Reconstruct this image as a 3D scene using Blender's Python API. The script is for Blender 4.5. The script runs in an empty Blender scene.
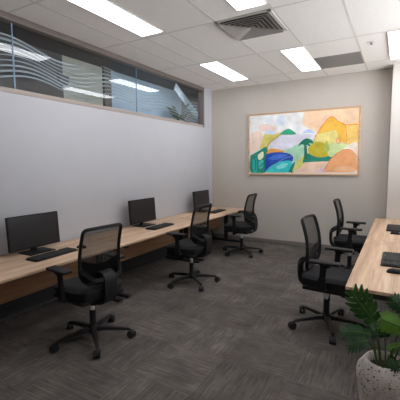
import bpy, bmesh, math, random
from mathutils import Vector, Matrix, noise
random.seed(7)
SC = bpy.context.scene
COL = SC.collection
PI = math.pi

# ---------------------------------------------------------------- camera
F_PX, YAW, PITCH, ROLL, EYE = 347.73, .5203, .1021, -.0079, 1.5004
cd = bpy.data.cameras.new('camera')
cam = bpy.data.objects.new('camera', cd)
COL.objects.link(cam)
cd.sensor_width = 36
cd.lens = F_PX * 36 / 400
cd.clip_start = .02
_r = Vector((math.cos(YAW), math.sin(YAW), 0))
_f = Vector((-math.sin(YAW) * math.cos(PITCH), math.cos(YAW) * math.cos(PITCH), -math.sin(PITCH)))
_u = _r.cross(_f)
_cr, _sr = math.cos(ROLL), math.sin(ROLL)
_r2 = _r * _cr + _u * _sr
_u2 = _u * _cr - _r * _sr
m3 = Matrix((_r2, _u2, -_f)).transposed()
cam.matrix_world = Matrix.Translation((0, 0, EYE)) @ m3.to_4x4()
SC.camera = cam

# ---------------------------------------------------------------- light and exposure
LAMP = 9.0            # strength of every ceiling panel of the room
CORRIDOR_FILL = 9.0  # strength of the lamps added out of sight in the corridor
WORLD_FILL = 14.0             # added light from below, let in by the unseen right-wall window
w = bpy.data.worlds.new('world')
SC.world = w
w.use_nodes = True
_wn = w.node_tree
_tc = _wn.nodes.new('ShaderNodeTexCoord'); _sx = _wn.nodes.new('ShaderNodeSeparateXYZ'); _rp = _wn.nodes.new('ShaderNodeValToRGB')
_mp = _wn.nodes.new('ShaderNodeMath'); _mp.operation = 'MULTIPLY_ADD'; _mp.inputs[1].default_value = .5; _mp.inputs[2].default_value = .5
_wn.links.new(_tc.outputs['Generated'], _sx.inputs[0]); _wn.links.new(_sx.outputs[2], _mp.inputs[0]); _wn.links.new(_mp.outputs[0], _rp.inputs[0])
_rp.color_ramp.elements[0].position = .49; _rp.color_ramp.elements[0].color = (.93, .97, 1.0, 1)      # bright lower half, added to throw light up at the ceiling
_rp.color_ramp.elements[1].position = .53; _rp.color_ramp.elements[1].color = (.10, .11, .12, 1)    # upper half kept dim so the added light comes from below
_wn.links.new(_rp.outputs[0], _wn.nodes['Background'].inputs[0])
_wn.nodes['Background'].inputs[1].default_value = WORLD_FILL
SC.view_settings.view_transform = 'Standard'
SC.view_settings.look = 'None'
SC.view_settings.gamma = 1
SC.view_settings.use_curve_mapping = False
SC.view_settings.exposure = -0.11
SC.cycles.max_bounces = 10
SC.cycles.diffuse_bounces = 6
SC.cycles.transparent_max_bounces = 16

# ---------------------------------------------------------------- measurements (metres)
XL = -3.3174      # left wall
YB = 6.2878       # end wall
H = 2.9577        # ceiling
XR = 1.9          # right wall
YF = -2.0         # wall behind the camera
DESK = .642

# ---------------------------------------------------------------- materials
def lin(c):
    return tuple(((v / 255) / 12.92 if v / 255 <= .04045 else ((v / 255 + .055) / 1.055) ** 2.4) for v in c[:3]) + (1,)

class NT:
    def __init__(s, name):
        s.m = bpy.data.materials.new(name); s.m.use_nodes = True
        s.t = s.m.node_tree; s.n = s.t.nodes; s.l = s.t.links
        s.b = s.n['Principled BSDF']; s.out = s.n['Material Output']
    def node(s, t, **k):
        o = s.n.new(t)
        for a, b in k.items(): setattr(o, a, b)
        return o
    def link(s, a, b): s.l.new(a, b)
    def coord(s, scale=(1, 1, 1), kind='Object', rot=(0, 0, 0)):
        tc = s.node('ShaderNodeTexCoord'); mp = s.node('ShaderNodeMapping')
        mp.inputs['Scale'].default_value = scale; mp.inputs['Rotation'].default_value = rot
        s.link(tc.outputs[kind], mp.inputs['Vector']); return mp.outputs['Vector']
    def noise(s, vec, scale=5, detail=3, rough=.5):
        n = s.node('ShaderNodeTexNoise'); n.inputs['Scale'].default_value = scale
        n.inputs['Detail'].default_value = detail; n.inputs['Roughness'].default_value = rough
        s.link(vec, n.inputs['Vector']); return n.outputs['Fac']
    def ramp(s, fac, stops):
        r = s.node('ShaderNodeValToRGB'); e = r.color_ramp.elements
        while len(e) < len(stops): e.new(.5)
        for q, (p, c) in zip(e, stops): q.position = p; q.color = c
        s.link(fac, r.inputs['Fac']); return r.outputs['Color']
    def bump(s, fac, strength=.2, dist=.002):
        b = s.node('ShaderNodeBump'); b.inputs['Strength'].default_value = strength
        b.inputs['Distance'].default_value = dist
        s.link(fac, b.inputs['Height']); s.link(b.outputs['Normal'], s.b.inputs['Normal'])

def plain(name, rgb, rough=.6, var=.06, metal=0, nscale=12, spec=.5, bump=0):
    t = NT(name); c = lin(rgb)
    d = tuple(v * (1 - var) for v in c[:3]) + (1,); u = tuple(min(1, v * (1 + var)) for v in c[:3]) + (1,)
    f = t.noise(t.coord(), nscale)
    t.link(t.ramp(f, [(.3, d), (.7, u)]), t.b.inputs['Base Color'])
    t.b.inputs['Roughness'].default_value = rough; t.b.inputs['Metallic'].default_value = metal
    t.b.inputs['Specular IOR Level'].default_value = spec
    if bump: t.bump(t.noise(t.coord(), 300, 2), bump, .001)
    return t.m

def emitter(name, rgb, strength):
    t = NT(name); e = t.node('ShaderNodeEmission')
    e.inputs['Color'].default_value = lin(rgb); e.inputs['Strength'].default_value = strength
    t.link(e.outputs[0], t.out.inputs['Surface']); return t.m

def wood(name, lo, mid, hi, axis=1, rough=.45):
    t = NT(name)
    sc = [9, 9, 9]; sc[axis] = .55
    v = t.coord(tuple(sc))
    n1 = t.noise(v, 2.2, 6, .62)
    sc2 = [60, 60, 60]; sc2[axis] = 1.5
    n2 = t.noise(t.coord(tuple(sc2)), 2.0, 3, .6)
    sc3 = [6.5, 6.5, 6.5]; sc3[axis] = .25
    n3 = t.noise(t.coord(tuple(sc3)), 1.0, 1, .5)
    mx = t.node('ShaderNodeMath', operation='MULTIPLY_ADD')
    mx.inputs[1].default_value = .35; t.link(n2, mx.inputs[0])
    ml = t.node('ShaderNodeMath', operation='MULTIPLY'); ml.inputs[1].default_value = .65
    t.link(n1, ml.inputs[0]); t.link(ml.outputs[0], mx.inputs[2])
    c = t.ramp(mx.outputs[0], [(.36, lin(lo)), (.5, lin(mid)), (.64, lin(hi))])
    c3 = t.ramp(n3, [(.4, (.86, .84, .82, 1)), (.6, (1, 1, 1, 1))])
    mix = t.node('ShaderNodeMixRGB', blend_type='MULTIPLY'); mix.inputs[0].default_value = 1
    t.link(c, mix.inputs[1]); t.link(c3, mix.inputs[2])
    t.link(mix.outputs[0], t.b.inputs['Base Color'])
    t.b.inputs['Roughness'].default_value = rough
    t.bump(n2, .08, .0006)
    return t.m

def carpet():
    t = NT('carpet_tiles')
    tc = t.node('ShaderNodeTexCoord'); sp = t.node('ShaderNodeSeparateXYZ')
    t.link(tc.outputs['Object'], sp.inputs[0])
    def M(op, a, b=None, c=None):
        n = t.node('ShaderNodeMath', operation=op)
        for i, q in enumerate((a, b, c)):
            if q is None: continue
            if isinstance(q, (int, float)): n.inputs[i].default_value = q
            else: t.link(q, n.inputs[i])
        return n.outputs[0]
    S = .5
    ix = M('FLOOR', M('DIVIDE', M('ADD', sp.outputs[0], .12), S)); iy = M('FLOOR', M('DIVIDE', M('ADD', sp.outputs[1], .2), S))
    chk = M('FLOORED_MODULO', M('ADD', ix, iy), 2.0)
    cell = t.node('ShaderNodeCombineXYZ'); t.link(ix, cell.inputs[0]); t.link(iy, cell.inputs[1])
    wn = t.node('ShaderNodeTexWhiteNoise', noise_dimensions='3D'); t.link(cell.outputs[0], wn.inputs['Vector'])
    off = t.node('ShaderNodeVectorMath', operation='SCALE'); t.link(wn.outputs['Color'], off.inputs[0]); off.inputs['Scale'].default_value = 37
    def streak(sx, sy):
        mp = t.node('ShaderNodeMapping'); mp.inputs['Scale'].default_value = (sx, sy, 1)
        ad = t.node('ShaderNodeVectorMath', operation='ADD')
        t.link(tc.outputs['Object'], mp.inputs['Vector']); t.link(mp.outputs[0], ad.inputs[0]); t.link(off.outputs[0], ad.inputs[1])
        return t.noise(ad.outputs[0], 1.0, 4, .7)
    a, b = streak(80, 5), streak(5, 80)
    mix = t.node('ShaderNodeMix', data_type='FLOAT'); t.link(chk, mix.inputs[0]); t.link(a, mix.inputs[2]); t.link(b, mix.inputs[3])
    st = mix.outputs[0]
    big = t.noise(tc.outputs['Object'], 4.2, 4, .62)
    v = M('ADD', M('MULTIPLY_ADD', st, .8, .1), M('MULTIPLY', M('SUBTRACT', wn.outputs['Value'], .5), .09))
    v = M('ADD', v, M('MULTIPLY', M('SUBTRACT', big, .5), .50))
    c = t.ramp(v, [(.30, lin((76, 71, 68))), (.5, lin((96, 90, 87))), (.62, lin((112, 105, 101))), (.78, lin((138, 130, 125)))])
    t.link(c, t.b.inputs['Base Color']); t.b.inputs['Roughness'].default_value = .95
    t.b.inputs['Specular IOR Level'].default_value = .15
    t.bump(st, .25, .003)
    return t.m

def terrazzo():
    t = NT('terrazzo'); v = t.coord()
    base = t.ramp(t.noise(v, 30), [(.3, lin((200, 193, 187))), (.7, lin((217, 210, 204)))])
    col = base
    for sc, th, tint in ((70, .20, None), (120, .20, None)):
        vo = t.node('ShaderNodeTexVoronoi'); vo.inputs['Scale'].default_value = sc; vo.inputs['Randomness'].default_value = 1
        t.link(v, vo.inputs['Vector'])
        sep = t.node('ShaderNodeSeparateColor'); t.link(vo.outputs['Color'], sep.inputs[0])
        chip = t.ramp(sep.outputs[0], [(.0, lin((70, 55, 50))), (.3, lin((176, 92, 62))), (.5, lin((150, 70, 50))), (.62, lin((60, 56, 56))), (.8, lin((205, 150, 120)))])
        chip.node.color_ramp.interpolation = 'CONSTANT'
        lt = t.node('ShaderNodeMath', operation='LESS_THAN')
        th_n = t.node('ShaderNodeMath', operation='MULTIPLY'); th_n.inputs[1].default_value = th * 2.2
        t.link(sep.outputs[1], th_n.inputs[0])
        t.link(vo.outputs['Distance'], lt.inputs[0]); t.link(th_n.outputs[0], lt.inputs[1])
        gate = t.node('ShaderNodeMath', operation='LESS_THAN'); gate.inputs[1].default_value = .55; t.link(sep.outputs[2], gate.inputs[0])
        mul = t.node('ShaderNodeMath', operation='MULTIPLY'); t.link(lt.outputs[0], mul.inputs[0]); t.link(gate.outputs[0], mul.inputs[1])
        mx = t.node('ShaderNodeMixRGB'); t.link(mul.outputs[0], mx.inputs[0]); t.link(col, mx.inputs[1]); t.link(chip, mx.inputs[2])
        col = mx.outputs[0]
    t.link(col, t.b.inputs['Base Color']); t.b.inputs['Roughness'].default_value = .55
    return t.m

def pane_glass():
    t = NT('window_glass')
    tr = t.node('ShaderNodeBsdfTransparent'); tr.inputs[0].default_value = (.86, .9, .92, 1)
    gl = t.node('ShaderNodeBsdfGlossy'); gl.inputs['Roughness'].default_value = .0
    fr = t.node('ShaderNodeFresnel'); fr.inputs['IOR'].default_value = 1.5
    mu = t.node('ShaderNodeMath', operation='MULTIPLY', use_clamp=True); mu.inputs[1].default_value = 1.9
    mx = t.node('ShaderNodeMixShader')
    t.link(fr.outputs[0], mu.inputs[0]); t.link(mu.outputs[0], mx.inputs[0])
    t.link(tr.outputs[0], mx.inputs[1]); t.link(gl.outputs[0], mx.inputs[2]); t.link(mx.outputs[0], t.out.inputs['Surface'])
    return t.m

def see_through(name, rgb, clear, rough=.7, cellscale=None):
    t = NT(name)
    tr = t.node('ShaderNodeBsdfTransparent'); mx = t.node('ShaderNodeMixShader')
    c = lin(rgb)
    t.link(t.ramp(t.noise(t.coord(), 40), [(.3, tuple(v * .85 for v in c[:3]) + (1,)), (.7, c)]), t.b.inputs['Base Color'])
    t.b.inputs['Roughness'].default_value = rough
    mx.inputs[0].default_value = 1 - clear
    t.link(tr.outputs[0], mx.inputs[1]); t.link(t.b.outputs[0], mx.inputs[2]); t.link(mx.outputs[0], t.out.inputs['Surface'])
    return t.m

def leafmat(name, rgb, var=.3):
    t = NT(name); c = lin(rgb)
    f = t.noise(t.coord(), 18, 3)
    t.link(t.ramp(f, [(.3, tuple(v * (1 - var) for v in c[:3]) + (1,)), (.7, tuple(v * (1 + var) for v in c[:3]) + (1,))]), t.b.inputs['Base Color'])
    t.b.inputs['Roughness'].default_value = .5
    t.b.inputs['Specular IOR Level'].default_value = .25
    return t.m

def paint(i, rgb):
    t = NT('paint_%d' % i); q = lin(rgb)[:3]; c = tuple(v * min(1.2, .93 / max(q)) for v in q) + (1,)
    l = tuple(min(1, v * 1.12 + .03) for v in c[:3]) + (1,); d = tuple(v * .86 for v in c[:3]) + (1,)
    f = t.noise(t.coord(), 7, 4, .6)
    t.link(t.ramp(f, [(.3, d), (.5, c), (.72, l)]), t.b.inputs['Base Color']); t.b.inputs['Roughness'].default_value = .6
    return t.m

M = dict(
    wall_cool=plain('cool_white_wall_paint', (190, 190, 196), .75, .015, nscale=3, bump=.05),
    wall_warm=plain('warm_grey_wall_paint', (196, 188, 180), .8, .015, nscale=3, bump=.05),
    wall_pale=plain('pale_wall_paint', (206, 199, 193), .8, .015, nscale=3, bump=.05),
    ceil=plain('ceiling_tile', (240, 236, 232), .9, .03, nscale=60, bump=.1),
    tbar=plain('ceiling_grid_metal', (216, 211, 207), .7, .02),
    carpet=carpet(),
    base=plain('grey_baseboard', (132, 124, 120), .6, .04),
    wall_strip=plain('charcoal_strip', (62, 60, 62), .6, .04),
    frame=plain('bronze_window_frame', (112, 101, 95), .5, .04),
    sill=plain('taupe_window_sill', (168, 154, 146), .5, .03),
    glass=pane_glass(),
    film=see_through('frosted_film', (215, 225, 230), .32, .8),
    joint=see_through('glass_joint', (170, 200, 230), .4, .3),
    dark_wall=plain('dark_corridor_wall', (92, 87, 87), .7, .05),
    cream=plain('cream_wall', (206, 203, 188), .7, .03),
    grey_wall=plain('grey_corridor_wall', (112, 112, 112), .7, .04),
    pale_blue=plain('pale_blue_wall', (190, 208, 222), .6, .03),
    panel_blue=plain('pale_blue_panel', (226, 236, 242), .4, .03),
    lamp=emitter('lamp_panel', (250, 252, 255), LAMP),
    fill_c=emitter('corridor_fill_panel', (225, 238, 255), CORRIDOR_FILL),
    white=plain('white_metal', (225, 224, 222), .4, .02),
    vent=plain('vent_metal', (205, 201, 198), .5, .02),
    vent_back=plain('vent_backing', (88, 85, 84), .8, .03),
    dark=plain('dark_void', (25, 24, 24), .9, .05),
    grille=plain('grey_grille_metal', (134, 131, 130), .5, .03),
    top=wood('oak_desktop', (192, 156, 126), (217, 184, 155), (234, 208, 182), 1),
    panel=wood('oak_panel', (150, 106, 76), (178, 132, 98), (200, 156, 120), 1),
    steel=plain('black_powder_coated_steel', (38, 37, 39), .45, .08),
    plastic=plain('black_plastic', (30, 29, 31), .55, .08, spec=.25),
    plastic_lt=plain('charcoal_plastic', (33, 32, 35), .55, .06, spec=.25),
    screen=plain('dark_screen', (40, 38, 40), .3, .04, spec=.4),
    keys=plain('black_keycaps', (36, 36, 38), .55, .1),
    fabric=plain('black_seat_fabric', (31, 31, 35), .95, .15, nscale=150, bump=.3),
    net=see_through('black_back_mesh', (36, 33, 33), .30, .8),
    grey_net=plain('dark_grey_mesh', (46, 46, 50), .85, .12, nscale=120, bump=.3),
    chrome=plain('bright_gas_lift_sleeve', (253, 253, 253), .25, .003, spec=1),
    rubber=plain('black_rubber', (26, 25, 27), .6, .08),
    art_frame=wood('pale_oak_frame', (205, 165, 128), (222, 186, 150), (234, 204, 172), 0),
    canvas=plain('canvas', (236, 224, 212), .7, .04),
    terrazzo=terrazzo(),
    soil=plain('dark_soil', (44, 33, 27), .95, .3, nscale=60, bump=.6),
    leaf=leafmat('dark_green_leaf', (70, 110, 56)),
    leaf2=leafmat('deep_green_leaf', (44, 80, 45)),
    leaf_lit=leafmat('lit_green_leaf', (92, 140, 34)),  # lighter green carries the light falling on these leaves
    stem=leafmat('green_stem', (72, 98, 44)),
    rib=leafmat('pale_leaf_rib', (84, 112, 56)),
)

# ---------------------------------------------------------------- mesh helpers
def obj(name, bm, mat, parent=None, smooth=40, loc=None):
    bmesh.ops.recalc_face_normals(bm, faces=bm.faces[:])
    me = bpy.data.meshes.new(name); bm.to_mesh(me); bm.free()
    for m in (mat if isinstance(mat, (list, tuple)) else [mat]): me.materials.append(m)
    if smooth:
        me.shade_smooth(); me.set_sharp_from_angle(angle=math.radians(smooth))
    o = bpy.data.objects.new(name, me); COL.objects.link(o)
    if parent is not None: o.parent = parent
    if loc is not None: o.location = loc
    return o

def empty(name, loc=(0, 0, 0), rz=0):
    o = bpy.data.objects.new(name, None); COL.objects.link(o)
    o.location = loc; o.rotation_euler.z = rz; o.empty_display_size = .1
    return o

def tag(o, label, cat, group=None):
    o['label'] = label; o['category'] = cat
    if group: o['group'] = group
    return o

def struct(name, bm, mat, parent=None, smooth=40):
    o = obj(name, bm, mat, parent, smooth)
    if parent is None: o['kind'] = 'structure'
    return o

def NB(): return bmesh.new()

def box(bm, a, b, bev=0, seg=2, mat=0, rot=None, piv=None):
    lo = Vector([min(x, y) for x, y in zip(a, b)]); hi = Vector([max(x, y) for x, y in zip(a, b)])
    r = bmesh.ops.create_cube(bm, size=1)
    vs = r['verts']; c = (lo + hi) / 2; s = hi - lo
    for v in vs: v.co = Vector((v.co.x * s.x, v.co.y * s.y, v.co.z * s.z)) + c
    fs = {f for v in vs for f in v.link_faces}
    es = {e for v in vs for e in v.link_edges}
    for f in fs: f.material_index = mat
    allv = set(vs)
    if bev:
        q = bmesh.ops.bevel(bm, geom=list(es), offset=bev, segments=seg, affect='EDGES', profile=.5, clamp_overlap=True)
        allv = {v for v in allv if v.is_valid} | set(q['verts'])
        for f in q['faces']: f.material_index = mat
    if rot is not None:
        p = Vector(piv) if piv is not None else c
        for v in allv: v.co = rot @ (v.co - p) + p
    return allv

def tube(bm, pts, rad, n=10, cap=True, closed=False, flat=None):
    """round tube; flat=(a,b): elliptic section a along side, b along up"""
    P = [Vector(p) for p in pts]; N = len(P)
    R = rad if isinstance(rad, (list, tuple)) else [rad] * N
    rings = []; up = None
    for i, p in enumerate(P):
        if closed: d = P[(i + 1) % N] - P[i - 1]
        else: d = (P[min(i + 1, N - 1)] - P[max(i - 1, 0)])
        d.normalize()
        if up is None:
            up = Vector((0, 0, 1)) if abs(d.z) < .9 else Vector((0, 1, 0))
        side = d.cross(up)
        if side.length < 1e-4: side = d.orthogonal()
        side.normalize(); up = side.cross(d).normalized()
        ring = []
        for k in range(n):
            a = 2 * PI * k / n
            fa, fb = flat if flat else (1, 1)
            ring.append(bm.verts.new(p + side * math.cos(a) * R[i] * fa + up * math.sin(a) * R[i] * fb))
        rings.append(ring)
    for i in range(N if closed else N - 1):
        A, B = rings[i], rings[(i + 1) % N]
        for k in range(n): bm.faces.new((A[k], A[(k + 1) % n], B[(k + 1) % n], B[k]))
    if cap and not closed:
        bm.faces.new(rings[0][::-1]); bm.faces.new(rings[-1])

def bar(bm, pts, wx, th, n_axis=Vector((1, 0, 0))):
    """rectangular section bar following pts; width wx along n_axis, thickness th"""
    P = [Vector(p) for p in pts]; N = len(P); rings = []
    W = wx if isinstance(wx, (list, tuple)) else [wx] * N
    T = th if isinstance(th, (list, tuple)) else [th] * N
    for i, p in enumerate(P):
        d = (P[min(i + 1, N - 1)] - P[max(i - 1, 0)]).normalized()
        a = n_axis - d * n_axis.dot(d); a.normalize()
        b = d.cross(a)
        rings.append([bm.verts.new(p + a * s * W[i] / 2 + b * t * T[i] / 2) for s, t in ((-1, -1), (1, -1), (1, 1), (-1, 1))])
    for i in range(N - 1):
        for k in range(4): bm.faces.new((rings[i][k], rings[i][(k + 1) % 4], rings[i + 1][(k + 1) % 4], rings[i + 1][k]))
    bm.faces.new(rings[0][::-1]); bm.faces.new(rings[-1])

def lathe(bm, prof, n=32, c=(0, 0), cap0=False, cap1=False):
    rings = []
    for r, z in prof:
        rings.append([bm.verts.new((c[0] + r * math.cos(2 * PI * k / n), c[1] + r * math.sin(2 * PI * k / n), z)) for k in range(n)])
    for A, B in zip(rings, rings[1:]):
        for k in range(n): bm.faces.new((A[k], A[(k + 1) % n], B[(k + 1) % n], B[k]))
    if cap0: bm.faces.new(rings[0][::-1])
    if cap1: bm.faces.new(rings[-1])

def cyl(bm, p, q, r, n=16): tube(bm, [p, q], r, n)

def spline(pts, n=6):
    P = [Vector(p) for p in pts]; out = []
    for i in range(len(P) - 1):
        a = P[max(i - 1, 0)]; b = P[i]; c = P[i + 1]; d = P[min(i + 2, len(P) - 1)]
        for k in range(n):
            t = k / n
            out.append(.5 * ((2 * b) + (c - a) * t + (2 * a - 5 * b + 4 * c - d) * t * t + (3 * b - a - 3 * c + d) * t ** 3))
    out.append(P[-1]); return out

def copy_tree(o, parent=None):
    c = o.copy(); COL.objects.link(c)
    if parent is not None: c.parent = parent
    for ch in o.children: copy_tree(ch, c)
    return c
# ================================================================ the room
bm = NB(); box(bm, (XL - 2.5, YF - .1, -.1), (XR + .1, 9.5, 0)); struct('floor', bm, M['carpet'], smooth=0)

WY0, WY1, WZ0 = YF, 5.98, 2.207        # ribbon window opening in the left wall
TH = .12
bm = NB()
box(bm, (XL - TH, YF - .1, 0), (XL, YB + .1, WZ0))
box(bm, (XL - TH, WY1, WZ0), (XL, YB + .1, H + .06))
struct('wall_left', bm, M['wall_cool'], smooth=0)
bm = NB(); box(bm, (XL, YB, 0), (XR, YB + .1, H + .06)); struct('wall_end', bm, M['wall_warm'], smooth=0)
WR0, WR1, WRZ0, WRZ1 = 2.5, 5.3, 1.0, 2.70      # unseen window added in the right wall to light the ceiling
bm = NB()
box(bm, (XR, YF - .1, 0), (XR + .1, YB + .1, WRZ0)); box(bm, (XR, YF - .1, WRZ1), (XR + .1, YB + .1, H + .06))
box(bm, (XR, YF - .1, WRZ0), (XR + .1, WR0, WRZ1)); box(bm, (XR, WR1, WRZ0), (XR + .1, YB + .1, WRZ1))
struct('wall_right', bm, M['wall_warm'], smooth=0)
bm = NB()
for y in [WR0 + (WR1 - WR0) * k / 2 for k in range(3)]: box(bm, (XR + .02, y - .025, WRZ0), (XR + .08, y + .025, WRZ1))
for z in (WRZ0, WRZ1): box(bm, (XR + .02, WR0, z - .025), (XR + .08, WR1, z + .025))
struct('window_fill', bm, M['frame'], smooth=0)  # frame of the added window, out of view
bm = NB(); box(bm, (XL, YF - .1, 0), (XR, YF, H + .06)); struct('wall_front', bm, M['wall_warm'], smooth=0)
bm = NB(); box(bm, (-.15, 6.04, 0), (XR, YB, H), .004); struct('wall_pier', bm, M['wall_pale'], smooth=0)
bm = NB(); box(bm, (XL - TH, YF - .1, H), (XR + .1, YB + .1, H + .06)); struct('ceiling', bm, M['ceil'], smooth=0)

# suspended-ceiling grid: 0.6 m across the room, 1.21 m along it
GX = [-2.31 + .6 * i for i in range(-1, 8)]
GY = [5.755 - 1.21 * i for i in range(0, 7)]
bm = NB()
for x in GX: box(bm, (x - .011, YF, H - .0015), (x + .011, YB, H + .001))
box(bm, (-2.61 - .011, YF, H - .0015), (-2.61 + .011, YB, H + .001))
for y in GY: box(bm, (XL, y - .011, H - .0012), (XR, y + .011, H + .001))
struct('trim_1', bm, M['tbar'], smooth=0)

# baseboards and the strip along the left wall
bm = NB(); box(bm, (XL, YB - .014, 0), (-.15, YB, .085), .003); struct('baseboard_end', bm, M['base'])
bm = NB(); box(bm, (XL, YF, 0), (XL + .017, YB - .014, .205), .003); struct('strip_left', bm, M['wall_strip'])  # charcoal strip at the wall's foot, taller than the baseboards
bm = NB(); box(bm, (-.15, 6.026, 0), (XR, 6.04, .085), .003); struct('baseboard_pier', bm, M['base'])

# ribbon window: frame, sill, two joints, panes and wave film
win = struct('window_1', (lambda b: (box(b, (XL - .10, YF, H - .062), (XL + .004, WY1, H - .001), .003),
                                     box(b, (XL - .10, WY1 - .055, WZ0), (XL + .004, WY1, H - .062), .003), b)[-1])(NB()), M['frame'])
bm = NB(); box(bm, (XL - .10, YF, WZ0), (XL + .006, WY1 - .055, WZ0 + .045), .004); obj('window_sill', bm, M['sill'], win)
GXP = XL - .062
joints = [2.19, 4.06]
edges = [YF] + joints + [WY1 - .055]
for a, b in zip(edges, edges[1:]):
    bm = NB(); vs = [bm.verts.new(p) for p in ((GXP, a + .004, WZ0 + .045), (GXP, b - .004, WZ0 + .045), (GXP, b - .004, H - .062), (GXP, a + .004, H - .062))]
    bm.faces.new(vs); obj('glass_pane', bm, M['glass'], win, 0)
for y in joints:
    bm = NB(); box(bm, (GXP - .006, y - .006, WZ0 + .045), (GXP + .006, y + .006, H - .062)); obj('glass_joint', bm, M['joint'], win, 0)
# frosted ribbons of the wave pattern
def wave(y, k):
    z = 2.715 - .044 * k + .055 * math.cos(2 * PI * (y - 2.12 - .035 * k) / 1.32) * (1 if y < 3.2 else max(.45, 1 - .3 * (y - 3.2)))
    return z - (.0 if y < 4.6 else .06 * (y - 4.6))
bm = NB()
rng = random.Random(3)
for k in range(9):
    y0 = -1.5; y1 = 5.9
    gaps = [rng.uniform(2.9, 3.6), rng.uniform(4.2, 4.6)] if k in (0, 8) else []
    y = y0; prev = None
    while y < y1:
        wd = .0072 * (1 + .35 * math.sin(y * 3.1 + k))
        if any(g < y < g + .28 for g in gaps) : prev = None; y += .04; continue
        z = wave(y, k)
        cur = (bm.verts.new((GXP - .003, y, z - wd)), bm.verts.new((GXP - .003, y, z + wd)))
        if prev: bm.faces.new((prev[0], cur[0], cur[1], prev[1]))
        prev = cur; y += .04
obj('wave_film', bm, M['film'], win, 0)

# corridor beyond the window
XC = -4.2
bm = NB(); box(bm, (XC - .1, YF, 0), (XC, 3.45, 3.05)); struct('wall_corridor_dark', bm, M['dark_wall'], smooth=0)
bm = NB(); box(bm, (XC - .1, 3.45, 0), (XC, 4.21, 3.05)); struct('wall_corridor_cream', bm, M['cream'], smooth=0)
bm = NB(); box(bm, (XC - .1, 4.21, 0), (XC + .05, 4.36, 3.05)); struct('trim_2', bm, M['frame'], smooth=0)
bm = NB(); box(bm, (XC - .1, 4.36, 0), (XC, 6.55, 3.05)); struct('wall_corridor_blue', bm, M['pale_blue'], smooth=0)
bm = NB(); box(bm, (XC - .1, 6.55, 0), (XC, 9.4, 3.05)); struct('wall_corridor_grey', bm, M['grey_wall'], smooth=0)
bm = NB(); box(bm, (XC - .1, 9.4, 0), (XL, 9.5, 3.05)); struct('wall_corridor_end', bm, M['cream'], smooth=0)
bm = NB(); box(bm, (XL - TH, YB + .1, 0), (XL, 9.5, 3.05)); struct('wall_corridor_inner', bm, M['cream'], smooth=0)
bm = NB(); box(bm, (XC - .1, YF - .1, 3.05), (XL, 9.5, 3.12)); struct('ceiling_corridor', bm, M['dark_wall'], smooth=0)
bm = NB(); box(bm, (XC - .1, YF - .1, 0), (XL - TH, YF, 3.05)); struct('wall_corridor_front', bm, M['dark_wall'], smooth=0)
bm = NB(); box(bm, (XC, 3.34, 2.64), (XC + .06, 3.52, 2.78), .05, 4); struct('trim_3', bm, M['dark_wall'])
bm = NB(); box(bm, (XC, 5.3, 0), (XL - TH - .25, 7.4, 2.24), .01); struct('trim_4', bm, M['pale_blue'])

def corridor_fill(y, label):  # lamps put in above the glass line to light the corridor walls
    e = tag(empty('corridor_fill', (-3.545, y, 3.05)), label, 'ceiling light', 'added corridor fill lights')
    b = NB(); box(b, (-.085, -.6, -.03), (.085, .6, 0), .004); obj('frame', b, M['white'], e)
    b = NB(); box(b, (-.07, -.585, -.034), (.07, .585, -.0295)); obj('diffuser', b, M['fill_c'], e, 0)
corridor_fill(5.2, 'unseen fill light added beyond the ribbon window, over the pale blue corridor wall')
corridor_fill(7.4, 'unseen fill light added at the far end of the corridor beyond the ribbon window')

# slanted pale panel hanging in the corridor
d = (Vector((-3.8, 6.72, 2.47)) - Vector((-3.8, 5.70, 3.03)))
bm = NB(); L = d.length
box(bm, (-.012, 0, -.075), (.012, L, .075), .004)
o = obj('hanging_panel', bm, M['panel_blue']); o.location = (-3.8, 5.70, 2.985)
o.rotation_euler = (math.atan2(d.z, d.y), 0, 0)
tag(o, 'slanted pale blue panel hanging beyond the far end of the ribbon window', 'panel')

# ================================================================ ceiling fittings
def light_panel(x, y, label, first=[None]):
    if first[0] is None:
        e = empty('ceiling_light')
        b = NB()
        for a, c in (((-.15, -.6, -.012), (-.138, .6, 0)), ((.138, -.6, -.012), (.15, .6, 0)), ((-.138, -.6, -.012), (.138, -.588, 0)), ((-.138, .588, -.012), (.138, .6, 0))):
            box(b, a, c)
        obj('frame', b, M['white'], e, 0)
        b = NB(); box(b, (-.138, -.588, -.009), (.138, .588, -.001)); obj('diffuser', b, M['lamp'], e, 0)
        first[0] = e
    else: e = copy_tree(first[0])
    e.location = (x, y, H)
    tag(e, label, 'ceiling light', 'recessed ceiling light panels')
R1, R2, R0 = 5.755 - .605, 3.33 - .65, .91 - .6
light_panel(-2.46, 2.66, 'long ceiling light panel nearest the left wall, cut by the top edge')
light_panel(-2.46, R1, 'slim ceiling light panel nearest the far left corner of the room')
light_panel(-1.26, 2.60, 'ceiling light panel touching the square louvred air diffuser')
light_panel(-1.26, R1, 'ceiling light panel beside the grey return air grille')
light_panel(-.04, R1, 'ceiling light panel at the right edge near the pale pier')
light_panel(-.04, 2.60, 'ceiling light panel above the near right desk, out of frame')

light_panel(-.04, .2, 'unseen light panel added behind the viewpoint to brighten the near end of the right side')  # extra panel put in to lift the dim near right side

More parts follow.
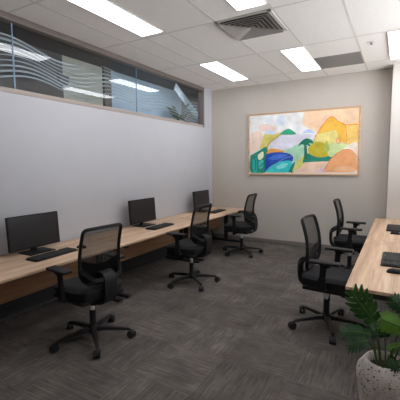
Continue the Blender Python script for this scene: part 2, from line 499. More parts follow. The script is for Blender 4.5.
# four-way louvred diffuser
e = tag(empty('air_diffuser', (-1.425, 3.625, H)), 'square white louvred air diffuser in the ceiling, four-way pattern', 'vent')
b = NB(); h = .298
for a, c in (((-h, -h, -.008), (-h + .035, h, 0)), ((h - .035, -h, -.008), (h, h, 0)), ((-h, -h, -.008), (h, -h + .035, 0)), ((-h, h - .035, -.008), (h, h, 0))): box(b, a, c)
obj('frame', b, M['vent'], e, 0)
b = NB(); box(b, (-.265, -.265, -.003), (.265, .265, -.0005)); obj('backing', b, M['vent_back'], e, 0)
for i in range(6):
    ro = .265 - i * .043; ri = ro - .041
    b = NB(); zo, zi = -.032, -.006
    O = [b.verts.new((sx * ro, sy * ro, zo)) for sx, sy in ((-1, -1), (1, -1), (1, 1), (-1, 1))]
    I = [b.verts.new((sx * max(ri, .002), sy * max(ri, .002), zi)) for sx, sy in ((-1, -1), (1, -1), (1, 1), (-1, 1))]
    for k in range(4): b.faces.new((O[k], O[(k + 1) % 4], I[(k + 1) % 4], I[k]))
    bmesh.ops.solidify(b, geom=b.faces[:], thickness=.002)
    obj('louvre', b, M['vent'], e, 0)

# return air grille
e = tag(empty('return_air_grille', (-.81, 5.455, H)), 'dark grey slatted return air grille in the ceiling near the end wall', 'vent')
b = NB(); h = .298
for a, c in (((-h, -h, -.008), (-h + .02, h, 0)), ((h - .02, -h, -.008), (h, h, 0)), ((-h, -h, -.008), (h, -h + .02, 0)), ((-h, h - .02, -.008), (h, h, 0))): box(b, a, c)
obj('frame', b, M['grille'], e, 0)
b = NB(); box(b, (-.278, -.278, -.002), (.278, .278, -.0005)); obj('backing', b, M['dark'], e, 0)
b = NB(); rot = Matrix.Rotation(math.radians(-16), 3, 'X')
for i in range(23):
    y = -.268 + i * .0243
    box(b, (-.278, y - .0125, -.008), (.278, y + .0125, -.0068), rot=rot)
obj('slats', b, M['grille'], e, 0)

# sprinkler and access hatch
e = tag(empty('sprinkler', (-.363, 4.83, H)), 'small round sprinkler head in the ceiling right of the grey grille', 'sprinkler')
b = NB(); lathe(b, [(.001, -.004), (.045, -.004), (.048, -.001), (.048, 0)], 24); obj('rosette', b, M['white'], e)
b = NB(); lathe(b, [(.0, -.03), (.02, -.03), (.02, -.026), (.007, -.024), (.007, -.004)], 16); obj('head', b, M['grille'], e)

# ================================================================ painting
PX0, PX1, PZ0, PZ1 = -2.514, -.5772, 1.2992, 2.4247
PW, PH = PX1 - PX0, PZ1 - PZ0
e = tag(empty('framed_painting', (PX0, YB, PZ0)), 'wide framed abstract landscape painting in orange, teal and blue on the end wall', 'painting')
fw = .028
b = NB()
for a, c in (((0, -.04, 0), (fw, 0, PH)), ((PW - fw, -.04, 0), (PW, 0, PH)), ((fw, -.04, 0), (PW - fw, 0, fw)), ((fw, -.04, PH - fw), (PW - fw, 0, PH))): box(b, a, c, .002)
obj('picture_frame', b, M['art_frame'], e)
ART=[
((222, 222, 222),[(0.019, 0.971), (0.296, 0.982), (0.535, 0.985), (0.508, 0.839), (0.525, 0.679), (0.39, 0.731), (0.268, 0.671), (0.107, 0.62), (0.021, 0.519)]),
((210, 215, 222),[(0.164, 0.921), (0.234, 0.944), (0.247, 0.849), (0.21, 0.812), (0.164, 0.838)]),
((206, 214, 226),[(0.291, 0.927), (0.343, 0.941), (0.359, 0.847), (0.323, 0.779), (0.279, 0.846)]),
((240, 214, 203),[(0.106, 0.823), (0.184, 0.825), (0.273, 0.763), (0.261, 0.703), (0.172, 0.711), (0.113, 0.737)]),
((240, 214, 200),[(0.02, 0.681), (0.106, 0.727), (0.147, 0.617), (0.108, 0.459), (0.021, 0.377)]),
((243, 206, 172),[(0.535, 0.985), (0.979, 0.988), (0.985, 0.72), (0.88, 0.735), (0.827, 0.793), (0.767, 0.871), (0.711, 0.792), (0.653, 0.637), (0.61, 0.69), (0.553, 0.715), (0.523, 0.838)]),
((226, 226, 230),[(0.39, 0.731), (0.435, 0.788), (0.494, 0.801), (0.538, 0.757), (0.582, 0.712), (0.654, 0.627), (0.54, 0.617), (0.457, 0.654)]),
((204, 194, 104),[(0.115, 0.433), (0.147, 0.591), (0.172, 0.679), (0.252, 0.651), (0.318, 0.666), (0.262, 0.577), (0.212, 0.507), (0.187, 0.429)]),
((205, 214, 232),[(0.159, 0.669), (0.197, 0.729), (0.242, 0.714), (0.274, 0.659), (0.23, 0.653)]),
((208, 208, 222),[(0.2, 0.423), (0.221, 0.506), (0.33, 0.644), (0.464, 0.639), (0.611, 0.621), (0.643, 0.569), (0.556, 0.536), (0.498, 0.479), (0.425, 0.34), (0.333, 0.406), (0.238, 0.432)]),
((40, 160, 120),[(0.306, 0.647), (0.348, 0.704), (0.39, 0.731), (0.421, 0.708), (0.463, 0.643), (0.391, 0.634)]),
((184, 200, 236),[(0.519, 0.644), (0.539, 0.687), (0.573, 0.704), (0.608, 0.68), (0.631, 0.634), (0.574, 0.654)]),
((160, 202, 176),[(0.302, 0.386), (0.394, 0.413), (0.498, 0.504), (0.556, 0.536), (0.643, 0.554), (0.627, 0.481), (0.543, 0.411), (0.53, 0.285), (0.463, 0.174), (0.426, 0.257), (0.395, 0.33)]),
((18, 128, 108),[(0.021, 0.322), (0.108, 0.395), (0.186, 0.456), (0.194, 0.296), (0.169, 0.108), (0.177, 0.038), (0.023, 0.037)]),
((40, 170, 160),[(0.042, 0.245), (0.083, 0.266), (0.09, 0.048), (0.05, 0.048)]),
((70, 190, 180),[(0.103, 0.217), (0.155, 0.242), (0.15, 0.124), (0.11, 0.103)]),
((222, 224, 190),[(0.099, 0.33), (0.148, 0.383), (0.155, 0.297), (0.122, 0.243), (0.099, 0.265)]),
((244, 166, 80),[(0.181, 0.349), (0.206, 0.412), (0.251, 0.425), (0.363, 0.373), (0.296, 0.345)]),
((18, 68, 168),[(0.169, 0.108), (0.181, 0.296), (0.207, 0.348), (0.302, 0.366), (0.394, 0.341), (0.438, 0.288), (0.426, 0.206), (0.335, 0.176), (0.257, 0.134), (0.176, 0.059)]),
((60, 110, 200),[(0.188, 0.264), (0.302, 0.334), (0.395, 0.31), (0.272, 0.241)]),
((48, 196, 198),[(0.17, 0.043), (0.215, 0.124), (0.278, 0.187), (0.353, 0.223), (0.42, 0.221), (0.439, 0.144), (0.428, 0.045)]),
((130, 214, 216),[(0.279, 0.134), (0.353, 0.186), (0.397, 0.175), (0.366, 0.123), (0.298, 0.092)]),
((18, 118, 110),[(0.398, 0.045), (0.427, 0.144), (0.456, 0.205), (0.447, 0.045)]),
((196, 196, 108),[(0.434, 0.045), (0.457, 0.154), (0.532, 0.305), (0.545, 0.203), (0.505, 0.113)]),
((248, 214, 190),[(0.452, 0.045), (0.511, 0.122), (0.56, 0.203), (0.66, 0.207), (0.797, 0.238), (0.751, 0.047)]),
((214, 190, 206),[(0.616, 0.046), (0.689, 0.091), (0.749, 0.17), (0.784, 0.204), (0.751, 0.047)]),
((14, 124, 104),[(0.528, 0.194), (0.539, 0.274), (0.59, 0.344), (0.659, 0.281), (0.785, 0.312), (0.77, 0.219), (0.66, 0.207)]),
((8, 112, 92),[(0.539, 0.255), (0.542, 0.436), (0.562, 0.435), (0.568, 0.254)]),
((8, 112, 92),[(0.484, 0.44), (0.5, 0.499), (0.529, 0.547), (0.558, 0.566), (0.593, 0.548), (0.627, 0.496), (0.625, 0.466), (0.593, 0.493), (0.582, 0.484), (0.605, 0.442), (0.609, 0.402), (0.577, 0.455), (0.559, 0.465), (0.551, 0.406), (0.537, 0.386), (0.539, 0.457), (0.518, 0.478)]),
((240, 184, 70),[(0.627, 0.531), (0.648, 0.628), (0.679, 0.732), (0.711, 0.792), (0.767, 0.871), (0.827, 0.793), (0.88, 0.74), (0.897, 0.512), (0.831, 0.44), (0.739, 0.465), (0.655, 0.494)]),
((240, 198, 110),[(0.88, 0.735), (0.984, 0.738), (0.99, 0.449), (0.893, 0.465)]),
((222, 208, 130),[(0.628, 0.619), (0.714, 0.641), (0.811, 0.662), (0.825, 0.469), (0.767, 0.425), (0.717, 0.486), (0.638, 0.52)]),
((184, 170, 44),[(0.572, 0.415), (0.627, 0.501), (0.697, 0.496), (0.745, 0.416), (0.752, 0.298), (0.692, 0.27), (0.636, 0.282), (0.584, 0.334)]),
((192, 206, 150),[(0.74, 0.406), (0.766, 0.473), (0.83, 0.488), (0.893, 0.474), (0.899, 0.388), (0.838, 0.324), (0.796, 0.277), (0.75, 0.293)]),
((170, 186, 90),[(0.707, 0.369), (0.717, 0.476), (0.73, 0.524), (0.747, 0.474), (0.757, 0.366)]),
((240, 226, 210),[(0.868, 0.39), (0.924, 0.463), (0.99, 0.449), (0.999, 0.049), (0.973, 0.049), (0.958, 0.291), (0.926, 0.359)]),
((248, 176, 122),[(0.718, 0.047), (0.738, 0.141), (0.77, 0.239), (0.822, 0.325), (0.887, 0.375), (0.939, 0.353), (0.969, 0.272), (0.98, 0.177), (0.977, 0.073), (0.88, 0.048)]),
((250, 196, 150),[(0.786, 0.062), (0.826, 0.121), (0.93, 0.13), (0.962, 0.073)]),
]
STROKES=[
((226, 120, 50),[(0.616, 0.482), (0.642, 0.608), (0.711, 0.792), (0.767, 0.871), (0.827, 0.793), (0.88, 0.74), (0.984, 0.738)],0.006),
((226, 120, 60),[(0.707, 0.047), (0.738, 0.151), (0.77, 0.239), (0.822, 0.325), (0.887, 0.379), (0.941, 0.358), (0.979, 0.262)],0.006),
((226, 120, 60),[(0.88, 0.74), (0.897, 0.512), (0.877, 0.465)],0.005),
((170, 150, 40),[(0.187, 0.429), (0.212, 0.517), (0.33, 0.655)],0.008),
((120, 150, 200),[(0.189, 0.07), (0.334, 0.239), (0.425, 0.298)],0.006),
((240, 130, 110),[(0.811, 0.518), (0.826, 0.555), (0.845, 0.525), (0.841, 0.478), (0.819, 0.479), (0.811, 0.518)],0.006),
((20, 100, 90),[(0.062, 0.299), (0.076, 0.19), (0.07, 0.07)],0.008),
((20, 100, 90),[(0.168, 0.371), (0.175, 0.242), (0.117, 0.124)],0.008),
]

mats = [M['canvas']]; b = NB()
box(b, (fw, -.028, fw), (PW - fw, -.005, PH - fw))
def cl(u, v):
    mu, mv = (fw + .001) / PW, (fw + .001) / PH
    return max(mu, min(1 - mu, u)) * PW, max(mv, min(1 - mv, v)) * PH
for i, (c, pts) in enumerate(ART):
    mats.append(paint(i, c))
    sp = spline([(p[0], 0, p[1]) for p in pts + pts[:1]], 4)[:-1]
    y = -.0282 - .00012 * i
    vs = []
    for p in sp:
        x, z = cl(p.x, p.z); vs.append(b.verts.new((x, y, z)))
    es = [b.edges.new((vs[k], vs[(k + 1) % len(vs)])) for k in range(len(vs)) if (vs[k].co - vs[(k + 1) % len(vs)].co).length >= 0]
    r = bmesh.ops.triangle_fill(b, edges=es, use_beauty=True)
    for f in r['geom']:
        if isinstance(f, bmesh.types.BMFace): f.material_index = len(mats) - 1
for i, (c, pts, wd) in enumerate(STROKES):
    mats.append(paint(100 + i, c))
    sp = spline([(p[0] * PW, 0, p[1] * PH) for p in pts], 5); y = -.0335 - .0001 * i; pr = None
    for k, p in enumerate(sp):
        dd = (sp[min(k + 1, len(sp) - 1)] - sp[max(k - 1, 0)]).normalized(); nn = Vector((-dd.z, 0, dd.x)) * wd * (.7 + .5 * math.sin(k * 1.7) ** 2)
        q = [p + nn, p - nn]; cur = []
        for t in q:
            x, z = cl(t.x / PW, t.z / PH); cur.append(b.verts.new((x, y, z)))
        if pr:
            f = b.faces.new((pr[0], cur[0], cur[1], pr[1])); f.material_index = len(mats) - 1
        pr = cur
me_normal_skip = True
me = bpy.data.meshes.new('canvas'); b.to_mesh(me); b.free()
for m in mats: me.materials.append(m)
o = bpy.data.objects.new('canvas', me); COL.objects.link(o); o.parent = e

# ================================================================ desks
def desk(name, x0, x1, y0, y1, legs, panel_x, label, group, cat='desk', foot_gap=.03):
    cx, cy = (x0 + x1) / 2, (y0 + y1) / 2
    e = tag(empty(name, (cx, cy, 0)), label, cat, group)
    X0, X1, Y0, Y1 = x0 - cx, x1 - cx, y0 - cy, y1 - cy
    b = NB(); box(b, (X0, Y0 + .001, DESK - .025), (X1, Y1 - .001, DESK), .002); obj('tabletop', b, M['top'], e)
    if panel_x is not None:
        b = NB(); box(b, (panel_x - cx - .009, Y0 + .002, .31), (panel_x - cx + .009, (max(legs) - cy - .16 if y1 > 5.5 else Y1 - .002), DESK - .026), .001); obj('modesty_panel', b, M['panel'], e)
    b = NB(); px = (panel_x - cx + .04 if panel_x is not None else 0)
    lo, hi = min(legs) - cy, max(legs) - cy
    if hi - lo > .3:
        box(b, (px - .02, lo, DESK - .075), (px + .02, hi, DESK - .026), .003); obj('beam', b, M['steel'], e)
    for ly in legs:
        y = ly - cy
        b = NB(); box(b, (px - .035, y - .02, .03), (px + .035, y + .02, DESK - .03), .004)
        box(b, (X0 + .06, y - .025, DESK - .07), (X1 - .04, y + .025, DESK - .026), .004)
        l = obj('leg', b, M['steel'], e)
        b = NB(); box(b, (X0 + .10, y - .03, .004), (X1 - foot_gap, y + .03, .034), .008)
        obj('foot', b, M['steel'], l)
    return e
DX0, DX1 = XL + .018, -2.566
GL = 'oak desks in the row along the left wall'
desk('desk', DX0, DX1, 1.12, 2.84, [1.20, 2.77], -2.95, 'oak desk nearest the viewer in the row along the left wall', GL)
desk('desk', DX0, DX1, 2.84, 4.56, [2.91, 4.49], -2.95, 'middle oak desk of the row along the left wall', GL)
desk('desk', DX0, DX1, 4.56, 6.27, [4.63, 6.10], -2.95, 'farthest oak desk of the left row, touching the end wall', GL)
GR = 'oak desks on the right side'
desk('desk', -.295, .50, 2.555, 4.29, [2.61, 4.22], None, 'near oak desk at right, its end behind the terrazzo plant pot', GR)
desk('desk', -.295, .50, 4.29, 6.022, [4.36, 5.95], None, 'far oak desk at right, touching the pale pier', GR)

# ================================================================ monitors, keyboards, mice
def monitor(x, y, rz, label, first=[None]):
    if first[0] is None:
        e = empty('monitor')
        t = Matrix.Rotation(math.radians(-4), 3, 'X')
        b = NB(); box(b, (-.278, -.02, .046), (.278, .012, .378), .006, rot=t, piv=(0, 0, .05)); obj('casing', b, M['plastic'], e)
        b = NB(); box(b, (-.268, -.0215, .060), (.268, -.0195, .368), rot=t, piv=(0, 0, .05)); obj('screen', b, M['screen'], e, 0)
        b = NB(); bar(b, [(0, .035, .008), (0, .035, .10), (0, .022, .16)], .055, .02)
        obj('stand', b, M['plastic'], e)
        b = NB(); box(b, (-.14, -.12, .001), (.14, .09, .010), .004); obj('base', b, M['plastic'], e)
        first[0] = e
    else: e = copy_tree(first[0])
    e.location = (x, y, DESK); e.rotation_euler.z = rz
    tag(e, label, 'monitor', 'black monitors on the left desks')
monitor(-3.135, 2.15, PI / 2, 'black monitor nearest the viewer on the left desks')
monitor(-3.135, 3.845, PI / 2, 'black monitor second from the viewer, centre of the left desk row')
monitor(-3.135, 5.54, PI / 2, 'black monitor farthest away, partly behind the middle chair')

def keyboard(x, y, rz, label, first=[None]):
    if first[0] is None:
        e = empty('keyboard'); e.scale = (1.07, 1.07, 1.2)
        b = NB(); box(b, (-.222, -.075, .001), (.222, .075, .014), .006); obj('body', b, M['plastic'], e)
        b = NB(); b2 = NB()
        for r in range(6):
            yy = .056 - r * .0215
            for k in range(20):
                kb = b if k < 14 else b2
                xx = -.203 + k * .0213
                if k in (14,): continue
                if r == 5 and 4 <= k <= 8:
                    if k == 4: box(b, (xx - .009, yy - .009, .013), (xx + .094, yy + .008, .0205), .002, 1)
                    continue
                box(kb, (xx - .009, yy - .009, .013), (xx + .009, yy + .008, .0205), .002, 1)
        obj('key_block', b, M['keys'], e, 0); obj('number_pad', b2, M['keys'], e, 0)
        first[0] = e
    else: e = copy_tree(first[0])
    e.location = (x, y, DESK); e.rotation_euler.z = rz
    tag(e, label, 'keyboard', 'black keyboards on the desks')
keyboard(-2.855, 2.135, PI / 2 + .03, 'black keyboard in front of the nearest left monitor')
keyboard(-2.84, 3.845, PI / 2 + .03, 'black keyboard in front of the second monitor on the left desks')
keyboard(-2.84, 5.57, PI / 2 + .03, 'black keyboard in front of the farthest left monitor')
keyboard(-.025, 3.445, -PI / 2, 'black keyboard on the near right desk, cut by the right edge')
keyboard(-.035, 5.15, -PI / 2, 'black keyboard on the far right desk, near the pale pier')

def mouse(x, y, rz, label, first=[None]):
    if first[0] is None:
        e = empty('computer_mouse')
        b = NB(); prof = [(-.055, .020, .010), (-.045, .029, .024), (-.015, .031, .034), (.02, .030, .031), (.045, .026, .020), (.055, .018, .010)]
        rings = []
        for yy, hw, hh in prof:
            rings.append([b.verts.new((hw * math.cos(PI * k / 10), yy, .002 + hh * math.sin(PI * k / 10) ** .8)) for k in range(11)])
        for A, B in zip(rings, rings[1:]):
            for k in range(10): b.faces.new((A[k], A[k + 1], B[k + 1], B[k]))
            b.faces.new((A[10], A[0], B[0], B[10]))
        b.faces.new(rings[0]); b.faces.new(rings[-1][::-1]); obj('shell', b, M['plastic'], e)
        b = NB(); cyl(b, (-.004, .028, .028), (.004, .028, .028), .008, 12); obj('scroll_wheel', b, M['plastic_lt'], e)
        first[0] = e
    else: e = copy_tree(first[0])
    e.location = (x, y, DESK); e.rotation_euler.z = rz
    tag(e, label, 'mouse', 'black computer mice on the desks')
mouse(-2.85, 2.475, PI / 2, 'small black mouse by the nearest left keyboard')
mouse(.0, 3.055, -PI / 2, 'black mouse beside the keyboard on the near right desk')
mouse(-.01, 4.76, -PI / 2, 'black mouse beside the keyboard on the far right desk')

# ================================================================ office chair
def chair_master():
    e = empty('office_chair')
    # five-star base: five legs, each with its caster
    def leg_bm():
        b = NB()
        bar(b, [(.02, 0, .093), (.12, 0, .092), (.312, 0, .074)], [.05, .042, .028], [.04, .034, .022], Vector((0, 1, 0)))
        bmesh.ops.bevel(b, geom=b.edges[:], offset=.005, segments=2, affect='EDGES'); return b
    def caster_bm():
        b = NB()
        cyl(b, (0, 0, .045), (0, 0, .074), .009, 10)
        for s in (-1, 1):
            cyl(b, (.018, s * .008, .031), (.018, s * .026, .031), .031, 20)
        hood = [(.018 + .034 * math.cos(a), 0, .031 + .034 * math.sin(a)) for a in [PI * k / 8 for k in range(-1, 8)]]
        bar(b, hood, .03, .006, Vector((0, 1, 0)))
        return b
    leg = obj('leg', leg_bm(), M['steel'], e)
    ca = obj('caster', caster_bm(), M['rubber'], leg); ca.location = (.312, 0, 0)
    for k in range(1, 5):
        l2 = leg.copy(); COL.objects.link(l2); l2.parent = e; l2.rotation_euler.z = k * 2 * PI / 5
        c2 = ca.copy(); COL.objects.link(c2); c2.parent = l2; c2.rotation_euler.z = random.uniform(-.7, .7)
    b = NB(); lathe(b, [(.0, .06), (.034, .06), (.042, .075), (.042, .112), (.030, .122), (.027, .13), (.027, .258), (.024, .262), (.0, .262)], 24); obj('column', b, M['plastic'], e)
    b = NB(); lathe(b, [(0, .26), (.0195, .26), (.0195, .352), (0, .352)], 20); obj('gas_lift', b, M['chrome'], e)
    # mechanism with lever and tension knob
    b = NB(); box(b, (-.085, -.13, .345), (.085, .12, .387), .014); box(b, (-.13, -.06, .375), (.13, .08, .395), .006); mech = obj('mechanism', b, M['plastic'], e)
    b = NB(); tube(b, [(.07, .05, .358), (.16, .06, .355), (.24, .075, .35)], [.006, .006, .010], 10); obj('lever', b, M['plastic'], mech)
    b = NB(); cyl(b, (0, .10, .35), (0, .155, .318), .026, 18); obj('tension_knob', b, M['plastic'], mech)
    # seat
    b = NB(); n, mN = 22, 22
    def sw(y): return .245 - .02 * max(0, -y) / .22
    top, bot = [], []
    for i in range(n + 1):
        v = -1 + 2 * i / n; ra, rb = [], []
        for j in range(mN + 1):
            u = -1 + 2 * j / mN
            # rounded-square mapping
            x = u * math.sqrt(1 - .28 * v * v); y = v * math.sqrt(1 - .28 * u * u)
            X = x * sw(y * .24); Y = .035 + y * .245
            ed = max(abs(u), abs(v)); drop = .028 * max(0, (ed - .72) / .28) ** 2
            z = .520 - drop - .010 * (1 - u * u) * (1 - v * v) - (.03 * max(0, v - .5) ** 1.5 if v > .5 else 0)
            ra.append(b.verts.new((X, Y, z)))
            rb.append(b.verts.new((X * .96, .035 + (Y - .035) * .96, .415 if ed < .95 else .43)))
        top.append(ra); bot.append(rb)
    for i in range(n):
        for j in range(mN):
            b.faces.new((top[i][j], top[i][j + 1], top[i + 1][j + 1], top[i + 1][j]))
            b.faces.new((bot[i][j], bot[i + 1][j], bot[i + 1][j + 1], bot[i][j + 1]))
    for k in range(n):
        b.faces.new((top[0][k], bot[0][k], bot[0][k + 1], top[0][k + 1])); b.faces.new((top[n][k], top[n][k + 1], bot[n][k + 1], bot[n][k]))
        b.faces.new((top[k][0], top[k + 1][0], bot[k + 1][0], bot[k][0])); b.faces.new((top[k][n], bot[k][n], bot[k + 1][n], top[k + 1][n]))
    obj('seat', b, M['fabric'], e, 50)
    b = NB(); box(b, (-.215, -.165, .388), (.215, .235, .42), .006); obj('seat_pan', b, M['plastic'], e)
    # backrest: curved mesh inside a black frame
    def by(z, x=0):          # how far back the backrest runs at height z and offset x
        t = (z - .57) / .43
        return -.130 - .010 * t - .040 * t * t - .026 * (1 - (x / .22) ** 2) + .018 * math.sin(PI * t)
    def half(z): t = (z - .60) / .40; return .200 - .010 * t
    outline = []
    for k in range(9): outline.append((half(.70) , .70 + .27 * k / 8))
    def P(x, z): return (x, by(z, x), z)
    zt = 1.002
    pts = []
    right = [(half(z), z) for z in [.66 + .302 * k / 9 for k in range(10)]]
    hr = half(.97)
    corner = [(hr - .034 + .034 * math.cos(a), .968 + .034 * math.sin(a)) for a in [PI / 2 * k / 5 for k in range(1, 6)]]
    topl = [(hr - .034 - (2 * hr - .068) * k / 8, zt + .004 * math.sin(PI * k / 8)) for k in range(1, 8)]
    low = []
    for k in range(1, 16):     # U-shaped lower edge
        a = PI + PI * k / 16
        low.append((half(.66) * math.copysign(abs(math.cos(a)) ** .6, math.cos(a)), .66 + .125 * math.sin(a)))
    ring = right + corner + topl + [(-x, z) for x, z in corner[::-1]] + [(-x, z) for x, z in right[::-1]] + low
    b = NB(); tube(b, [P(x, z) for x, z in ring], .0125, 8, closed=True, flat=(1.0, 1.25)); obj('back_frame', b, M['plastic'], e, 60)
    # mesh panel
    b = NB(); rows = []
    zs = [.538 + .462 * i / 24 for i in range(25)]
    for z in zs:
        if z < .66: hw = half(.66) * max(0.0, 1 - ((.66 - z) / .125) ** 2) ** .3
        elif z > .968: hw = hr - .034 + .034 * math.sqrt(max(0, 1 - ((z - .968) / .034) ** 2))
        else: hw = half(z)
        hw = max(hw, .02)
        rows.append([b.verts.new(P(-hw + 2 * hw * j / 16, z)) for j in range(17)])
    for A, B in zip(rows, rows[1:]):
        for j in range(16): b.faces.new((A[j], A[j + 1], B[j + 1], B[j]))
    obj('backrest', b, M['net'], e, 60)
    # lumbar pad
    b = NB(); rows = []
    for k in range(9):
        t = k / 8; row = []
        for q in range(17):
            x = -.19 + .38 * q / 16; lo = .555 + .03 * (x / .2) ** 2; hi = .705 + .055 * (x / .2) ** 2
            z = lo + (hi - lo) * t; row.append(b.verts.new((x, by(z, x) - .014 - .008 * math.sin(PI * t), z)))
        rows.append(row)
    for A, B in zip(rows, rows[1:]):
        for q in range(16): b.faces.new((A[q], A[q + 1], B[q + 1], B[q]))
    bmesh.ops.solidify(b, geom=b.faces[:], thickness=.006)
    obj('lumbar_support', b, M['plastic'], e, 60)
    # spine bracket: a C-shaped loop behind the seat, with two arms to the frame
    b = NB()
    prof = [(0, -.165, .632), (0, -.205, .628), (0, -.234, .605), (0, -.246, .56), (0, -.246, .46), (0, -.226, .402), (0, -.17, .372), (0, -.06, .362)]
    bar(b, spline(prof, 3), .115, .024)
    bmesh.ops.bevel(b, geom=[q for q in b.edges if q.calc_face_angle(0) > .7], offset=.004, segments=2, affect='EDGES')
    spn = obj('spine', b, M['plastic_lt'], e, 45)
    for s in (-1, 1):
        b = NB()
        p0 = Vector((s * .035, -.232, .59)); p2 = Vector(P(s * .196, .68)); p1 = Vector((s * .13, -.212, .60))
        bar(b, spline([p0, p1, p2], 5), .03, .022, Vector((0, .3, 1))); obj('back_arm', b, M['plastic'], spn)
    # armrests
    for s in (-1, 1):
        b = NB()
        bar(b, [(s * .16, .02, .424), (s * .245, .02, .424), (s * .272, .02, .43)], .07, .014, Vector((0, 1, 0)))
        bar(b, [(s * .272, .02, .417), (s * .272, .022, .54)], .062, .028, Vector((0, 1, 0)))
        bar(b, [(s * .272, .022, .53), (s * .272, .03, .63), (s * .272, .04, .662)], [.05, .05, .12], [.02, .02, .03], Vector((0, 1, 0)))
        bmesh.ops.bevel(b, geom=[q for q in b.edges if q.calc_face_angle(0) > .7], offset=.003, segments=1, affect='EDGES')
        ar = obj('armrest', b, M['plastic'], e)
        b = NB(); box(b, (s * .272 - .042, -.09, .660), (s * .272 + .042, .165, .684), .010, 3); obj('arm_pad', b, M['plastic_lt'], ar)
    return e

CH = chair_master()
def chair(x, y, rz, base_deg, label, first=[True]):
    if first[0]: o = CH; first[0] = False
    else: o = copy_tree(CH)
    o.location = (x, y, 0); o.rotation_euler.z = rz
    k = 0
    for c in o.children:
        if c.name.split('.')[0] == 'leg':
            c.rotation_euler.z = math.radians(base_deg) - rz + k * 2 * PI / 5; k += 1
    tag(o, label, 'chair', 'black mesh-back office chairs')
    return o
chair(-2.25, 2.045, PI / 2 - .11, -110, 'black mesh office chair nearest the viewer at the left desks')
chair(-2.244, 3.687, PI / 2 - .02, -110, 'black mesh office chair at the middle left desk, hiding part of the far monitor')
chair(-2.26, 5.348, PI / 2 + .02, -112, 'black mesh office chair at the far end of the left desks, by the end wall')
chair(-.53, 3.258, -PI / 2 - .07, -142, 'black mesh office chair at the near right desk, behind the potted plant')
chair(-.535, 4.98, -PI / 2, -135, 'black mesh office chair at the far right desk, below the painting')

# ================================================================ potted plant
PC = Vector((-.025, 2.0, 0))
e = tag(empty('potted_plant', PC), 'green split-leaf plant in a speckled terrazzo pot at the end of the right desk', 'plant')
b = NB()
hP = .465
lathe(b, [(0, .0), (.088, .0), (.094, .006), (.104, .10), (.118, .25), (.134, .355), (.136, .382), (.130, .412), (.106, hP - .018), (.096, hP - .003), (.090, hP), (.085, hP - .006), (.085, hP - .05), (.09, .30), (0, .30)], 56)
obj('pot', b, M['terrazzo'], e, 50)
b = NB(); lathe(b, [(0, hP - .045), (.05, hP - .043), (.0845, hP - .05), (.0845, hP - .07), (0, hP - .07)], 32)
for v in b.verts: v.co.z += random.uniform(-.004, .004)
obj('soil', b, M['soil'], e)

def split_leaf(b, base, tip, side, half, lobes=7, droop=.02, cup=.15, web=.26, tipw=.25):
    base, tip = Vector(base), Vector(tip); ax = tip - base; L = ax.length; axn = ax.normalized()
    side = Vector(side); side = (side - axn * side.dot(axn)).normalized(); nrm = side.cross(axn)
    if nrm.z < 0: nrm = -nrm
    def mp(u, v):        # u along midrib 0..1, v sideways in metres
        return base + axn * (u * L) + side * v + nrm * (-droop * u * u * 2 + droop * .6 * math.sin(PI * u) - cup * abs(v) ** 1.4 * 2)
    def wid(u): return half * (math.sin(PI * min(1, .16 + .80 * u)) ** .75) * (1 if u < .7 else 1 - tipw * (u - .7) / .3)
    for s in (-1, 1):
        # central web next to the midrib
        prev = None
        for k in range(13):
            u = k / 12; cur = (b.verts.new(mp(u, 0)), b.verts.new(mp(u, s * wid(u) * web * (1 if u < .95 else .2))))
            if prev: b.faces.new((prev[0], cur[0], cur[1], prev[1]))
            prev = cur
        for i in range(lobes):
            u0 = .02 + .90 * i / lobes; u1 = u0 + +.90 / lobes * .84; uc = (u0 + u1) / 2
            W = wid(uc) * (1 + random.uniform(-.08, .08)); sweep = .10 + .22 * uc
            pr = None
            for k in range(7):
                t = k / 6; v = W * (web * .8 + (1 - web * .8) * t)
                wsc = (1 + .25 * math.sin(PI * t)) * (1 if t < .7 else max(.06, 1 - ((t - .7) / .3) ** 2))
                c = uc + sweep * t ** 1.5 * (W / half) - (.05 if i == 0 else 0) * t; hw = (u1 - u0) / 2 * wsc
                cur = (b.verts.new(mp(c - hw, s * v)), b.verts.new(mp(c + hw, s * v)))
                if pr: b.faces.new((pr[0], cur[0], cur[1], pr[1]))
                pr = cur
    return [mp(k / 10, 0) for k in range(11)], nrm

def frond(root, base, tip, side, half, mat, lobes=7, droop=.02, bend=None, r=.0035, **kw):
    """stem (part) carrying one split leaf (sub-part); all points in world space"""
    root, base, tip = [Vector(q) - PC for q in (root, base, tip)]
    mid = (root + base) / 2 + (Vector(bend) if bend else Vector((0, 0, .03)))
    b = NB(); tube(b, spline([root, mid, base], 6), [r * (1.2 - .4 * k / 12) for k in range(13)], 7)
    st = obj('stem', b, M['stem'], e)
    b = NB(); rib, nrm = split_leaf(b, base, tip, side, half, lobes, droop, **kw)
    bmesh.ops.solidify(b, geom=b.faces[:], thickness=.0006)
    n0 = len(b.faces)
    tube(b, [p + nrm * .001 for p in rib], [.0028 - .0018 * k / 10 for k in range(11)], 6)
    for f in list(b.faces)[n0:]: f.material_index = 1
    obj('leaf', b, [mat, M['rib']], st, 60)
zS = hP - .05
# tall leaf in front of the desk end
frond((-.045, 2.0, zS), (-.078, 2.01, .655), (-.22, 2.05, .80), (.55, -.1, .75), .082, M['leaf'], 6, .01)
# dark leaf reaching left
frond((-.055, 1.99, zS), (-.095, 1.95, .605), (-.258, 1.95, .602), (.25, .6, .35), .06, M['leaf2'], 5, .02)
frond((-.05, 1.97, zS), (-.10, 1.88, .60), (-.20, 1.84, .575), (.3, .6, .3), .05, M['leaf2'], 6, .02)
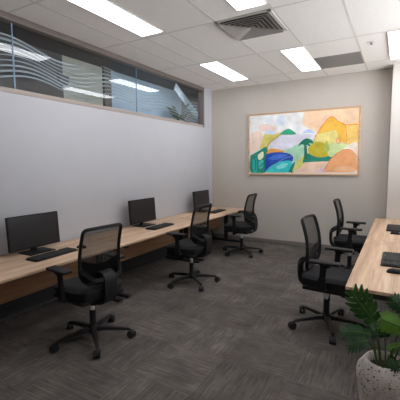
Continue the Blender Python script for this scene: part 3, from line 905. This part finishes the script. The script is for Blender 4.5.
# leaf with the light on it put into its lighter green
frond((-.015, 1.98, zS), (.045, 1.90, .70), (-.062, 1.90, .725), (.15, .5, .6), .062, M['leaf_lit'], 6, .0)
# leaves at the right edge
frond((.0, 2.02, zS), (.05, 2.04, .73), (-.01, 2.06, .80), (.8, .2, .3), .05, M['leaf2'], 6, .01)
frond((.01, 1.98, zS), (.05, 1.93, .60), (-.02, 1.90, .588), (.1, .8, .1), .022, M['leaf_lit'], 5, .01)
frond((.02, 2.0, zS), (.14, 2.0, .66), (.29, 1.98, .70), (0, .8, .3), .09, M['leaf'], 7, .03)
frond((.01, 2.03, zS), (.08, 2.12, .60), (.16, 2.24, .60), (.7, -.3, .2), .06, M['leaf2'], 6, .03)
# low leaves inside the pot mouth
frond((-.04, 2.02, zS), (-.065, 2.01, .585), (-.10, 1.98, .63), (.3, .7, .1), .04, M['leaf2'], 5, .01)
frond((-.02, 2.03, zS), (-.03, 2.03, .57), (-.06, 2.06, .65), (.8, .1, .2), .045, M['leaf2'], 5, .01)
frond((-.02, 1.98, zS), (.0, 1.96, .50), (.035, 1.90, .475), (.5, .4, .3), .032, M['leaf2'], 5, .01)
frond((.0, 2.02, zS), (.01, 2.01, .53), (.03, 1.97, .56), (.5, .4, .3), .035, M['leaf2'], 5, .01)

# plant standing on the corridor ledge, beyond the glass
QC = Vector((-3.83, 5.86, 2.24))
PC = QC
e = tag(empty('potted_plant', QC), 'green leafy plant seen through the far end of the ribbon window', 'plant')
b = NB(); lathe(b, [(0, 0), (.07, 0), (.09, .12), (.08, .12), (.075, .10), (0, .10)], 24); obj('pot', b, M['pale_blue'], e)
for k in range(11):
    a = k * 2.4; rr = .10 + .10 * random.random()
    tipv = QC + Vector((math.cos(a) * rr * 1.2, math.sin(a) * rr * 2.0, .18 + .32 * random.random()))
    ba = QC + Vector((math.cos(a) * rr * .5, math.sin(a) * rr * .8, .16 + .12 * random.random()))
    frond(QC + Vector((0, 0, .10)), ba, tipv, (-math.sin(a), math.cos(a), .2), .05, M['leaf'], 5, .02, bend=(0, 0, .02))
